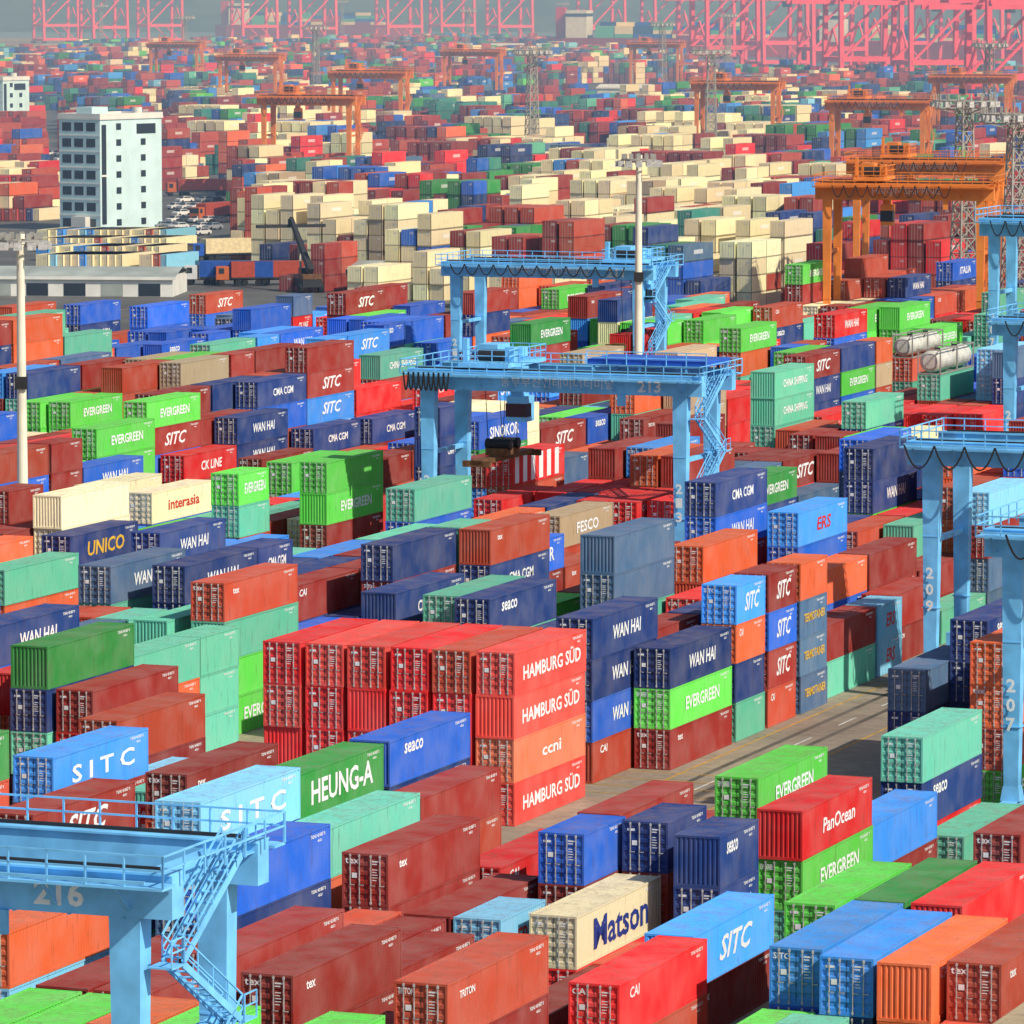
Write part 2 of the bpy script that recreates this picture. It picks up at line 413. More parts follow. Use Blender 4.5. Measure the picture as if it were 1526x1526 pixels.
hero(1240,470,4,['red','blue'],['WANH','SITC'])
hero(920,800,4,['grey','grey','teal'],[None])
hero(745,895,4,['navy','teal'],['seaco'])
hero(700,890,4,['teal','rust'],[None])
hero(285,680,3,['red','maroon'],['KLINE'])
hero(95,740,3,['cream','cream'],[None]); hero(150,725,3,['cream','navy'],[None]); hero(215,735,3,['cream','blue'],['inter'])
tankbase=[hero(1405,560,3,['teal','rust','navy'],[None]),hero(1360,535,3,['rust','teal'],[None])]
for a in range(296,372,5):
    for b_ in (-105.0,-103,-100.5): los.append((a,b_,0.05))
for a in range(296,340,6): los.append((a,-98,0.05)); los.append((a,-94,.05))
def leglos(a,b,z0):
    z=z0
    while z<16: los.append((a,b,z)); z+=2
leglos(344,-101.0,6); leglos(394,-136.4,3.2); leglos(402,-158.4,5.5); leglos(547,-195,6); leglos(555,-217,8)
def los_cap(a0,a1,b0,b1):
    cap=99
    for (pa,pb,pz) in los:
        lo,hi=0.0,1.0
        if pa<a0: continue
        t0,t1=a0/pa,a1/pa
        lo=max(lo,t0);hi=min(hi,t1)
        if abs(pb)>1e-6:
            t0,t1=sorted((b0/pb,b1/pb)); lo=max(lo,t0);hi=min(hi,t1)
        if lo>=hi or lo>0.9995: continue
        if hi>=1.0 and (1-lo)*pa<0.5: continue
        cap=min(cap,H+(pz-H)*hi)
    return cap
def inview(X,Y,z,mg=330):
    u,v=project(X,Y,z); return -mg<u<1526+mg and v<1900
def empty_zone(k,r,a):
    if k==1 and 294<=a<307: return True
    if k==0 and r>=2 and 278<=a<342: return True
    if k==0 and r<2 and 288<=a<318: return True
    return False
for k in range(-3,17):
    nr=7 if k<0 else 6
    bay={}
    for r in range(nr):
        b=redge(k,r); a=142.2
        while a<760:
            P=W(a,b)
            if P.y>655+(P.x+50)*0.55: break
            if not (inview(P.x,P.y,10) or inview(*(W(a+12,b-2.4).xy),0)) or P.y<120: a+=6.4; continue
            if empty_zone(k,r,a): a+=1.0; continue
            key=(k,int(a//13))
            if key not in bay: bay[key]=(random.choice([2,3,3,3,4,4]),pick(NEARW),random.random()<0.2)
            base,th,mono=bay[key]
            L=40 if random.random()<.9 else 20
            LL=12.19 if L==40 else 6.06
            if L==40 and (clash(a,a+LL,b-CW,b) or empty_zone(k,r,a+12)): L=20; LL=6.06
            if clash(a,a+LL,b-CW,b) or empty_zone(k,r,a+6): a+=0.4; continue
            n=base+random.choice([-1,0,0,0,0,1]); n=max(1,min(5,n))
            if random.random()<0.03: n=0
            if k==0 and a<300: n=min(n,3)
            if k<0: n=min(n,3)
            cap=los_cap(a,a+LL,b-CW,b)
            n=min(n,int(cap/CH))
            if n>0:
                cols=[];labs=[]
                c=th if random.random()<0.3 or mono else pick(NEARW)
                for t in range(n):
                    if t and random.random()>0.45: c=pick(NEARW)
                    cols.append(c); labs.append(autolabel(c))
                stacks.append((a,b,LL,n,cols,labs,random.random()<0.75))
            a+=12.8 if L==40 else 6.4
for (a,b,LL,n,cols,labs,door) in stacks:
    while len(cols)<n: cols.append(pick(NEARW))
    while len(labs)<n: labs.append(autolabel(cols[len(labs)]))
    for t in range(n):
        lv=n-1-t
        put_container(a+random.uniform(-.06,.06),b+random.uniform(-.03,.03),0.02+lv*(CH+0.006),LL,cols[t],labs[t],door if random.random()<.8 else not door)

# ---------------------------------------------------------------- far container mass
TH2=math.radians(24)
def far_template(L):
    w,h=CW,CH; q=[];cl=[]
    def Q(p,k): q.append(p); cl.append(k)
    Q([(-w,0,0),(0,0,0),(0,0,h),(-w,0,h)],0)
    Q([(0,0,0),(0,L,0),(0,L,h),(0,0,h)],0)
    Q([(-w,L,0),(-w,0,0),(-w,0,h),(-w,L,h)],0)
    Q([(0,L,0),(-w,L,0),(-w,L,h),(0,L,h)],0)
    Q([(-w,0,h),(0,0,h),(0,L,h),(-w,L,h)],0)
    for x in (-1.9,-1.45,-0.95,-0.5):
        Q([(x-.035,-.03,.1),(x+.035,-.03,.1),(x+.035,-.03,h-.1),(x-.035,-.03,h-.1)],1)
    Q([(-0.9,-.035,1.9),(-0.3,-.035,1.9),(-0.3,-.035,2.25),(-0.9,-.035,2.25)],1)
    Q([(.03,L*.35,1.1),(.03,L*.65,1.1),(.03,L*.65,1.75),(.03,L*.35,1.75)],2)
    Q([(.02,0,0),(.02,L,0),(.02,L,.2),(.02,0,.2)],3); Q([(-w,-.02,0),(0,-.02,0),(0,-.02,.2),(-w,-.02,.2)],3)
    Q([(-.14,-.025,0),(.01,-.025,0),(.01,-.025,h),(-.14,-.025,h)],3)
    return np.array(q,dtype=np.float32),np.array(cl)
T40=far_template(12.19)
def build_far(name,plc):
    q,cl=T40; nq=len(q); n=len(plc)
    pos=np.array([p[:3] for p in plc],dtype=np.float32); th=np.array([p[3] for p in plc]); col=np.array([p[4] for p in plc],dtype=np.float32); sc=np.array([p[5] for p in plc])
    lab=np.array([p[6] for p in plc])
    v=q.reshape(1,-1,3).repeat(n,0).copy()
    v[:,:,1]*=sc[:,None]
    x=v[:,:,0].copy(); y=v[:,:,1].copy(); s=np.sin(th)[:,None]; c=np.cos(th)[:,None]
    v[:,:,0]=x*c+y*s+pos[:,0:1]; v[:,:,1]=-x*s+y*c+pos[:,1:2]; v[:,:,2]+=pos[:,2:3]
    cc=np.ones((n,nq,4,4),dtype=np.float32)
    cc[:,:,:,:3]=col[:,None,None,:]
    cc[:,cl==1,:,:3]=col[:,None,None,:]*0.45+0.28
    lb=np.where(lab[:,None]>0,0.55,0.0); m=(col*(1-lb)+lb*0.8)
    cc[:,cl==2,:,:3]=m[:,None,None,:]
    cc[:,cl==3,:,:3]=col[:,None,None,:]*0.35
    me=bpy.data.meshes.new(name); N=n*nq
    me.vertices.add(N*4); me.vertices.foreach_set('co',v.ravel())
    me.loops.add(N*4); me.loops.foreach_set('vertex_index',np.arange(N*4,dtype=np.int32))
    me.polygons.add(N); me.polygons.foreach_set('loop_start',np.arange(0,N*4,4,dtype=np.int32))
    me.update(calc_edges=True)
    at=me.color_attributes.new('Col','FLOAT_COLOR','POINT'); at.data.foreach_set('color',cc.ravel())
    me.materials.append(M_paintfar)
    obj(name,me)
FARMIX=[('maroon',20),('rust',14),('orange',9),('red',9),('navy',12),('blue',12),('mid',8),('light',4),('green',3),('dgreen',6),('teal',8),('grey',5),('cream',6),('tan',2),('dteal',4)]
CREAM=[('cream',80),('rust',5),('blue',4),('mid',3),('maroon',6),('tan',3)]
REDS=[('maroon',42),('rust',22),('red',12),('navy',8),('blue',8),('cream',3),('orange',6)]
BG=[('navy',18),('blue',20),('dgreen',16),('dteal',16),('maroon',18),('mid',8),('grey',5)]
def theme(u,v):
    r=random.random()
    if v>235:
        if 770<u<1250: return CREAM if r<.66 else random.choice([REDS,BG,FARMIX])
        if u<560 and u>335: return CREAM if r<.5 else random.choice([REDS,BG,FARMIX])
        if u<700: return REDS if r<.7 else random.choice([CREAM,BG])
        if u<=770: return BG if r<.5 else random.choice([REDS,CREAM])
        return random.choice([BG,REDS,FARMIX,REDS])
    if v>150:
        if 250<u<520: return CREAM if r<.4 else random.choice([REDS,BG,FARMIX])
        if 560<u<740: return CREAM if r<.25 else random.choice([REDS,FARMIX,BG])
        if 960<u<1200: return CREAM if r<.4 else random.choice([BG,REDS,FARMIX])
        return random.choice([REDS,REDS,BG,BG,FARMIX])
    return FARMIX if r<.55 else random.choice([CREAM,BG,BG,REDS,REDS])
def far_open(X,Y):
    u,v=project(X,Y,0)
    if v>=285:
        if u<352+max(0,v-385)*1.6: return True
    elif v>242:
        if u<352-(285-v)*2.2 and not (232<u<285-(285-v)*.6): return True
    if 165<v<=242 and 205<u<250: return True
    if 165<v<=242 and u<95: return True
    if 146<v<174 and 790<u<1130: return True
    if 126<v<150 and 850<u<1020: return True
    if v<128 and u>1050+(128-v)*-1.5: return True
    if v<92 and u>820: return True
    if v<62: return True
    return False
plc_mid=[];plc_far=[]
s2,c2=math.sin(TH2),math.cos(TH2)
for kb in range(-60,60):
    bb0=kb*26.0+random.uniform(-1,1)
    for ia in range(30,310):
        a=ia*13.8
        if (ia%17)==0: continue
        X=a*s2+bb0*c2; Y=a*c2-bb0*s2
        if Y<760 or Y>3700: continue
        u,v=project(X,Y,0)
        if u<-250 or u>1800: continue
        th=theme(u,v); base=random.choice([2,3,4,4,5]) if Y<1700 else random.choice([1,2,3,4,4])
        if random.random()<(0.08 if Y<1700 else 0.16): continue
        mono=random.random()<0.45; mc=pick(th)
        for r in range(6):
            b=bb0-r*2.85; X=a*s2+b*c2; Y=a*c2-b*s2
            if Y<765+X*0.25 or far_open(X,Y): continue
            n=max(0,min(5,base+random.choice([-2,-1,0,0,0,1])))
            c=mc if mono else pick(th)
            half=random.random()<.25
            for t in range(n):
                if random.random()<0.4: c=mc if (mono and random.random()<.6) else pick(th)
                dst=plc_mid if Y<1700 else plc_far
                if half:
                    for q_ in (0,1): dst.append((X+q_*6.2*s2,Y+q_*6.2*c2,t*CH+.02,TH2,jit(PAL[c if q_==0 else pick(th)],0.22),.495,0))
                else: dst.append((X,Y+random.uniform(-.2,.2),t*CH+.02,TH2,jit(PAL[c],0.22),1.0,1 if random.random()<.3 else 0))
for r in range(17):
    for q in range(4):
        X,Y=locate(72+r*11,402-q*13,0)
        if random.random()<.85: plc_mid.append((X,Y,.02,TH2,jit(PAL[pick([('cream',70),('light',8),('mid',8),('rust',10)])]),1.0,0))
for r in range(9):
    for q in range(5):
        X,Y=locate(-30+r*11,330-q*13,0)
        for t in range(random.choice([1,2,3])): plc_mid.append((X,Y,t*CH+.02,TH2,jit(PAL[pick(random.choice([CREAM,REDS]))]),1.0,0))
for r in range(8):
    for q in range(6):
        X,Y=locate(-30+r*10,262-q*11,0)
        for t in range(random.choice([2,3,4])): plc_mid.append((X,Y,t*CH+.02,TH2,jit(PAL[pick(REDS)]),1.0,0))
build_far('container_stacks',plc_mid); build_far('distant_container_stacks',plc_far)

# ---------------------------------------------------------------- rubber tyred gantry crane
def rtg(paint,number,ko,trolley=-8,spread=9,loops=(-22,-18,10,1.6),deck=False):
    m=MB(); sp=22.0; D=7.6; zu,zt=16.5,18.1; P=paint
    for x in (0,-sp):
        m.box(x-.45,x+.45,-1.8,D+1.8,1.35,2.15,P)
        for y in (-1.2,0.6,D-0.6,D+1.2):
            m.cyl((x-.32,y,.8),(x+.32,y,.8),.8,M_rubber,16); m.cyl((x-.36,y,.8),(x+.36,y,.8),.35,P,10); m.box(x-.2,x+.2,y-.15,y+.15,.85,1.35,P)
        for y in (0,D):
            m.beam((x,y,2.15),(x,y,zu),.85,.7,P,1.25,.95)
            m.beam((x,y,2.15),(x,y,3.0),1.2,1.0,P,.95,.75)
            for zz in (6.5,11.5): m.box(x-.56,x+.56,y-.46,y+.46,zz,zz+.08,P)
        m.box(x-.4,x+.4,.5,D-.5,zu+.35,zt-.35,P)
        m.beam((x,0.3,11.2),(x,D-.3,11.2),.35,.35,P)
        m.cyl((x-.1,.5,2.3),(x-.1,.5,16),.07,M_dark,6)
    for y in (0,D):
        m.box(-sp-1.7,1.9,y-.5,y+.5,zu,zt,P)
        m.box(-sp-1.68,1.88,y-.62,y+.62,zt,zt+.08,P)
        m.box(-sp-1.2,1.2,y-.06,y+.06,zt+.08,zt+.22,M_dark)
        for i in range(11):
            xx=-sp+i*2.2; m.box(xx-.05,xx+.05,y-.56,y+.56,zu-.04,zu-.002,P)
    for y0,y1 in ((-1.75,-.62),(D+.62,D+1.6)):
        m.box(-sp-1.9,2.1,y0,y1,zt-.35,zt-.25,P)
        yr=y0+.05 if y0<0 else y1-.05
        m.rail([(-sp-1.9,yr,zt-.25),(2.1,yr,zt-.25)],1.15,P,.07,1.5)
        for i in range(9): m.beam((-sp-1+i*2.9,y0+.1 if y0<0 else y1-.1,zt-.35),(-sp-1+i*2.9,(-.5 if y0<0 else D+.5),zu+.3),.1,.1,P)
    m.rail([(2.1,-1.7,zt-.25),(2.1,D+1.5,zt-.25)],1.15,P,.07); m.rail([(-sp-1.9,-1.7,zt-.25),(-sp-1.9,D+1.5,zt-.25)],1.15,P,.07)
    tx=trolley
    m.box(tx-2.2,tx+2.2,-.6,D+.6,zt+.3,zt+.65,P); m.box(tx-1.6,tx+.2,2.2,D-2.6,zt+.65,zt+2.0,P)
    m.cyl((tx-1.0,1.2,zt+1.2),(tx+1.2,1.2,zt+1.2),.5,M_dark,12); m.box(tx+1.3,tx+2.1,1,2.2,zt+.65,zt+1.9,P)
    m.box(tx-2.1,tx-1.7,.2,.7,zt+.65,zt+2.6,P); m.box(tx+.4,tx+1.1,D-2,D-.8,zt+.65,zt+1.6,P); m.cyl((tx-1,D-1.6,zt+1.1),(tx+.3,D-1.6,zt+1.1),.4,P,12)
    m.rail([(tx-2.2,-.5,zt+.65),(tx+2.2,-.5,zt+.65),(tx+2.2,D+.5,zt+.65),(tx-2.2,D+.5,zt+.65),(tx-2.2,-.5,zt+.65)],1.1,P,.07,1.2)
    m.box(tx+1.5,tx+3.2,.8,2.8,zu-2.6,zu-.5,P); m.box(tx+1.45,tx+3.25,.75,2.0,zu-2.2,zu-1.1,M_glass); m.box(tx+1.8,tx+2.8,1,2.6,zu-.5,zt+.3,P)
    if spread:
        for dx in (-.9,.9):
            for dy in (2.2,5.4): m.beam((tx+dx*1.1,dy,zt+.3),(tx+dx*.7,dy,spread+1.2),.05,.05,M_dark)
        m.box(tx-.9,tx+.9,2.2,5.4,spread+.4,spread+1.0,M_rust); m.box(tx-.5,tx+.5,-2.2,9.8,spread,spread+.4,M_rust)
        for yy in (-2.2,9.4): m.box(tx-1.2,tx+1.2,yy,yy+.4,spread-.15,spread+.35,M_rust)
        m.cyl((tx-1.1,3,spread+1.3),(tx+1.1,3,spread+1.3),.45,M_dark,12); m.cyl((tx-1.1,4.8,spread+1.3),(tx+1.1,4.8,spread+1.3),.45,M_dark,12)
    x0,x1,n,dp=loops; yy=-1.95
    m.box(-sp-1.5,1.5,yy-.05,yy+.05,zt-.1,zt+.02,P)
    st=(x1-x0)/n
    for i in range(n):
        pts=[Vector((x0+st*(i+j/8),yy,zt-.1-dp*(1-(2*j/8-1)**2))) for j in range(9)]
        for p,q in zip(pts[:-1],pts[1:]): m.beam(p,q,.11,.11,M_dark)
    xs=1.25; z=2.2
    m.box(xs-.45,xs+.45,-.3,.8,2.1,2.2,P)
    fl=5; dz=(zt-.3-2.2)/fl
    for i in range(fl):
        ya,yb=(0.9,6.2) if i%2==0 else (6.2,0.9)
        for xx in (xs-.4,xs+.4):
            m.beam((xx,ya,z),(xx,yb,z+dz),.06,.28,P)
            m.beam((xx,ya,z+1.0),(xx,yb,z+dz+1.0),.06,.06,P); m.beam((xx,ya,z+.5),(xx,yb,z+dz+.5),.05,.05,P)
            for j in range(5):
                t=j/4; m.beam((xx,ya+(yb-ya)*t,z+dz*t),(xx,ya+(yb-ya)*t,z+dz*t+1),.05,.05,P)
        for j in range(10):
            t=(j+.5)/10; m.box(xs-.38,xs+.38,ya+(yb-ya)*t-.12,ya+(yb-ya)*t+.12,z+dz*t-.02,z+dz*t+.02,P)
        z+=dz
        yl=(6.2,7.3) if i%2==0 else (-.2,.9)
        m.box(xs-.5,xs+.5,yl[0],yl[1],z-.06,z,P)
        m.rail([(xs+.48,yl[0],z),(xs+.48,yl[1],z)],1,P,.05,1)
    m.box(-sp+.6,-sp+2.0,1.6,D-1.6,2.2,4.6,P); m.box(.5,1.0,.9,3.4,2.2,4.0,P)
    m.box(-5.3,-4.6,-.72,-.5,zu-.9,zu,P)
    if deck:
        m.box(-8.5,1.8,1.0,D-.7,zt+.7,zt+1.15,M_blued); m.rail([(-8.5,.9,zt+.7),(1.8,.9,zt+.7)],1.1,P,.07)
        for xx in (-8,-4,0,1.5): m.box(xx-.08,xx+.08,1.1,1.3,zt-.3,zt+.7,P); m.box(xx-.08,xx+.08,D-1,D-.8,zt-.3,zt+.7,P)
    if number:
        m.text(textmesh(number,2.0,.95,0,.03),M_white,MX((-3.6,-.505,zu+.25),(1,0,0),(0,0,1),(0,-1,0)))
        for i,ch in enumerate(number):
            m.text(textmesh(ch,.55,.8,0,.03),M_white,MX((-.27,-.56,8.6-i*1.15),(1,0,0),(0,0,1),(0,-1,0)))
            m.text(textmesh(ch,.55,.8,0,.03),M_white,MX((-sp-.27,-.56,8.6-i*1.15),(1,0,0),(0,0,1),(0,-1,0)))
    if ko: m.text(textmesh(ko,9.8,.85,0,0.0),M_white,MX((-15.5,-.508,zu+.4),(1,0,0),(0,0,1),(0,-1,0)))
    return m.mesh('rtg')
KO='동부부산컨테이너터미널'
def place_rtg(me,a,b,scale=None): return obj('rubber_tyred_gantry_crane',me,W(a,b),RZ,scale=scale)
b0=-78.75
place_rtg(rtg(M_blue,'216',None,trolley=-14,spread=12,loops=(-20,-16,8,1.2)),166.5,b0+.1)
place_rtg(rtg(M_blue,'213',KO,trolley=-17,spread=10.5,loops=(-23.5,-19.5,9,1.5),deck=True),394,b0-2*PITCHB)
place_rtg(rtg(M_blue,'211',KO,trolley=-2,spread=9.0,loops=(-22,-1,12,1.2)),546,b0-4*PITCHB)
place_rtg(rtg(M_blue,'209',None,trolley=-12,spread=11,loops=(-23.5,-4,9,1.6)),344,b0)
g207=rtg(M_blue,'207',None,trolley=-6,spread=12,loops=(-22,-4,10,1.4))
X,Y=locate(1512,830,16.5); a,b=toab(X,Y); place_rtg(g207,a,b+22)
X,Y=locate(1482,352,20.6); a,b=toab(X,Y); place_rtg(g207,a,b+22,(1,1,1.25))
X,Y=locate(1506,500,16.5); a,b=toab(X,Y); place_rtg(g207,a,b+22)
go=rtg(M_orange,None,'HANJIN SHIPPING',trolley=-16,spread=0,loops=(-21,-4,10,1.2))
for (u,v) in ((520,158),(597,118),(1152,135),(1375,165),(1462,300),(1480,262),(1500,125),(293,72),(1010,72),(740,84),(410,92)):
    X,Y=locate(u,v,21.4)
    obj('rail_mounted_gantry_crane',go,(X,Y,0),-math.radians(14),scale=(.92,1,1.3))

# ---------------------------------------------------------------- light masts
def pole_mast(h):
    m=MB(); m.cyl((0,0,0),(0,0,h-1),.50,M_mast,18,.30); m.cyl((0,0,0),(0,0,.3),.8,M_mast,16)
    m.cyl((0,0,h-1),(0,0,h-.2),.38,M_mast,12)
    m.box(-.5,.5,-.62,-.3,h*.58,h*.58+1.0,M_dark)
    for i in range(12):
        t=2*math.pi*i/12; p=Vector((math.cos(t)*1.8,math.sin(t)*1.8,h-.7))
        t2=2*math.pi*(i+1)/12; q=Vector((math.cos(t2)*1.8,math.sin(t2)*1.8,h-.7)); m.beam(p,q,.14,.14,M_steel)
        if i%2==0: m.beam((0,0,h-.6),p,.12,.12,M_steel)
        m.box(p.x*1.2-.32,p.x*1.2+.32,p.y*1.2-.28,p.y*1.2+.28,h-1.4,h-.8,M_galv)
        m.box(p.x*.9-.18,p.x*.9+.18,p.y*.9-.18,p.y*.9+.18,h-.6,h-.1,M_steel)
    return m.mesh('pm')
for u,v,h in ((30,345,30),(952,228,32)):
    X,Y=locate(u,v,h); obj('light_mast',pole_mast(h),(X,Y,0))
def lattice_mast(h):
    m=MB(); w0,w1=1.6,.8; n=14
    def P(i,c):
        t=i/n; w=w0+(w1-w0)*t; return Vector(((1,-1,-1,1)[c]*w,(1,1,-1,-1)[c]*w,h*t))
    for c in range(4):
        m.beam(P(0,c),P(n,c),.24,.24,M_steel)
        for i in range(n):
            m.beam(P(i,c),P(i+1,(c+1)%4),.13,.13,M_steel); m.beam(P(i,(c+1)%4),P(i+1,c),.13,.13,M_steel); m.beam(P(i+1,c),P(i+1,(c+1)%4),.13,.13,M_steel)
    for z,r in ((h-1.2,4.4),(h,4.8)):
        for i in range(16):
            t=2*math.pi*i/16;t2=2*math.pi*(i+1)/16
            m.beam((r*math.cos(t),r*math.sin(t),z),(r*math.cos(t2),r*math.sin(t2),z),.18,.18,M_steel)
            m.beam((r*math.cos(t),r*math.sin(t),h-1.2),(r*math.cos(t),r*math.sin(t),h+1),.1,.1,M_steel)
            if z==h: m.box(r*math.cos(t)-.4,r*math.cos(t)+.4,r*math.sin(t)-.35,r*math.sin(t)+.35,h-.9,h-.1,M_galv)
            if i%2==0: m.beam((0,0,z-1),(r*math.cos(t),r*math.sin(t),z),.12,.12,M_steel)
    return m.mesh('lm')
lm=lattice_mast(32)
for u,v in ((793,75),(1438,150),(1475,65),(987,35),(470,40),(275,25),(1085,22),(697,15),(150,8),(510,2),(838,5),(1515,170),(1060,75)):
    X,Y=locate(u,v,32)
    obj('lattice_light_mast',lm,(X,Y,0),random.random())

# ---------------------------------------------------------------- quay cranes
def quay():
    m=MB(); P=M_pink; g=30; w=20
    for x in (0,w):
        for y in (0,g): m.beam((x,y,0),(x+(1.5 if x==0 else -1.5),y,44),2.0,2.0,P)
        m.beam((x,0,14),(x,g,14),1.6,2.2,P); m.beam((x,0,42),(x,g,42),1.2,1.6,P); m.beam((x,0,14),(x,g,42),1,1,P); m.beam((x,0,3),(x,g,3),1.3,1.8,P)
        m.beam((x,g*0.5,14),(x,g,0),.7,.7,P)
    for y in (0,g): m.beam((0,y,14),(w,y,14),1.5,2.0,P); m.beam((1,y,43),(w-1,y,43),1.5,2.0,P); m.beam((0,y,2.5),(w,y,2.5),1.4,2.0,P); m.beam((0,y,14),(w/2,y,28),.8,.8,P); m.beam((w,y,14),(w/2,y,28),.8,.8,P)
    for x in (w/2-3,w/2+3):
        m.beam((x,-22,40),(x,g+2,40),1.2,1.8,P); m.beam((x,g+2,40),(x,g+62,40),1.1,1.6,P)
        for i in range(14): m.beam((x,g+2+i*4.2,40),(x,g+4.1+i*4.2,42.2),.35,.35,P); m.beam((x,g+4.1+i*4.2,42.2),(x,g+6.2+i*4.2,40),.35,.35,P)
        m.beam((x,g+4,42.2),(x,g+60,42.2),.45,.45,P)
        m.beam((x,g,43),(w/2+(x-w/2)*.4,g-4,68),1.3,1.3,P); m.beam((x,0,43),(w/2+(x-w/2)*.4,g-4,68),1,1,P)
        m.beam((w/2,g-4,68),(x,g+30,41),.45,.45,P); m.beam((w/2,g-4,68),(x,g+58,41),.45,.45,P); m.beam((w/2,g-4,68),(x,-20,41),.45,.45,P)
    for i in range(16): m.beam((w/2-3,-20+i*7,40),(w/2+3,-20+i*7,40),.4,.5,P)
    m.box(w/2-4,w/2+4,-14,0,41.5,46.5,P); m.box(w/2-1.2,w/2+1.2,g+20,g+24,35.5,38.5,M_glass)
    for x in (0,w):
        for y in (0,g): m.box(x-3,x+3,y-.8,y+.8,0,1.6,M_dark)
    return m.mesh('qc')
qc=quay()
for u,v,r in ((1228,133,-70),(1330,140,-70),(1190,112,-70),(1030,110,-66),(1110,100,-60),(1440,170,-70),(1500,118,-70),(1010,88,-66),(1290,100,-65),(560,66,-60),(640,64,-60),(725,66,-60),(50,64,-60),(120,68,-55),(205,64,-60),(345,66,-60),(430,70,-60),(1400,100,-66),(955,75,-60),(860,70,-60)):
    X,Y=locate(u,v,0)
    obj('quayside_gantry_crane',qc,(X,Y,0),math.radians(r))

# ---------------------------------------------------------------- buildings
M_wall=simple('pale_blue_wall',(0.58,0.78,0.82),0.6,0,0.12,0.3)
M_wallw=simple('white_wall',(0.72,0.72,0.68),0.6,0,0.15,0.3)
M_roof=simple('grey_roof',(0.33,0.37,0.35),0.8,0,0.3,0.2)
def office(w,d,h,floors,loc,rz):
    p=bpy.data.objects.new('office_building',None); ROOT.objects.link(p); p.location=loc; p.rotation_euler=(0,0,rz)
    m=MB(); m.box(-w,0,0,d,0,h,M_wall); m.box(-w-.25,.25,-.25,d+.25,h,h+.5,M_wallw); m.box(-w+1,-1,1,d-1,h+.5,h+.65,M_roof)
    m.box(-w+2,-w+6,3,8,h+.65,h+2.4,M_wall); m.cyl((-3,d-4,h+.65),(-3,d-4,h+2.2),1.0,M_wallw,14)
    for x0,x1,y0,y1 in ((-w-.2,.2,-.2,-.1),(-w-.2,.2,d+.1,d+.2)): m.box(x0,x1,y0,y1,h+.5,h+1.2,M_wallw)
    m.box(-w-.2,-w-.1,-.1,d+.1,h+.5,h+1.2,M_wallw); m.box(.1,.2,-.1,d+.1,h+.5,h+1.2,M_wallw)
    obj('walls',m.mesh('w'),parent=p)
    g=MB(); fh=h/floors
    for f in range(floors):
        z=f*fh+.9
        for j in (1,3) if f<floors-1 else (1,):
            y=1.2+j*(d-4)/4; g.box(-.02,.06,y,y+1.5,z+.2,z+1.5,M_glass)
        for j in range(3):
            x=-w+.8+j*3.1; g.box(x,x+2.3,-.05,.02,z,z+1.7,M_glass)
    g.box(-.02,.07,d-8,d-2,h-3.0,h-1.0,M_glass)
    g.box(-.02,.07,.5,1.9,1.5,h-1,M_glass)
    obj('windows',g.mesh('g'),parent=p)
    fr=MB()
    for f in range(1,floors): fr.box(-w-.05,.05,-.08,-.005,f*fh-.12,f*fh+.12,M_wallw)
    fr.box(.07,.11,.4,2.0,h*.5-.2,h*.5+.2,M_wallw)
    fr.box(-w*.6,-w*.25,-1.6,-.09,0,3,M_wallw)
    obj('floor_bands',fr.mesh('f'),parent=p)
X,Y=locate(150,346,0); office(10.5,19.5,22.3,7,(X,Y,0),-math.radians(35))
X,Y=locate(5,212,0); office(14,14,19,6,(X,Y,0),-math.radians(30))
def shed(name,u,v,w,d,h,rz,wall,roof,doors=True):
    X,Y=locate(u,v,0); p=bpy.data.objects.new(name,None); ROOT.objects.link(p); p.location=(X,Y,0); p.rotation_euler=(0,0,math.radians(rz))
    m=MB(); m.box(0,w,0,d,0,h,wall); obj('walls',m.mesh('w'),parent=p)
    m=MB(); m.quad([(-.5,-.5,h),(w+.5,-.5,h),(w+.5,d/2,h+1.2),(-.5,d/2,h+1.2)],roof); m.quad([(-.5,d/2,h+1.2),(w+.5,d/2,h+1.2),(w+.5,d+.5,h),(-.5,d+.5,h)],roof)
    m.box(-.5,w+.5,-.52,-.4,h-.5,h,wall); obj('roof',m.mesh('r'),parent=p)
    m=MB()
    for i in range(int(w/6)): m.box(1.5+i*6,5+i*6,-.06,.02,.1,h*.65,M_glass if i%3 else M_roof)
    if doors: obj('doors',m.mesh('d'),parent=p)
shed('depot_building',-30,441,31,15,3.2,-5,M_wallw,M_roof)
shed('warehouse',470,432,24,8,3.4,-4,M_dark,M_roof)
shed('warehouse',150,150,60,20,7,-10,M_wallw,M_roof)
shed('warehouse',890,152,45,18,6,-12,M_wallw,M_wallw)
shed('warehouse',300,120,70,25,8,-10,M_wallw,M_roof)
shed('warehouse',640,92,90,30,10,-10,M_wallw,M_wallw)
shed('warehouse',60,92,120,30,10,-10,M_wallw,M_roof)
shed('warehouse',1110,178,30,12,4,-12,M_wall,M_wallw)

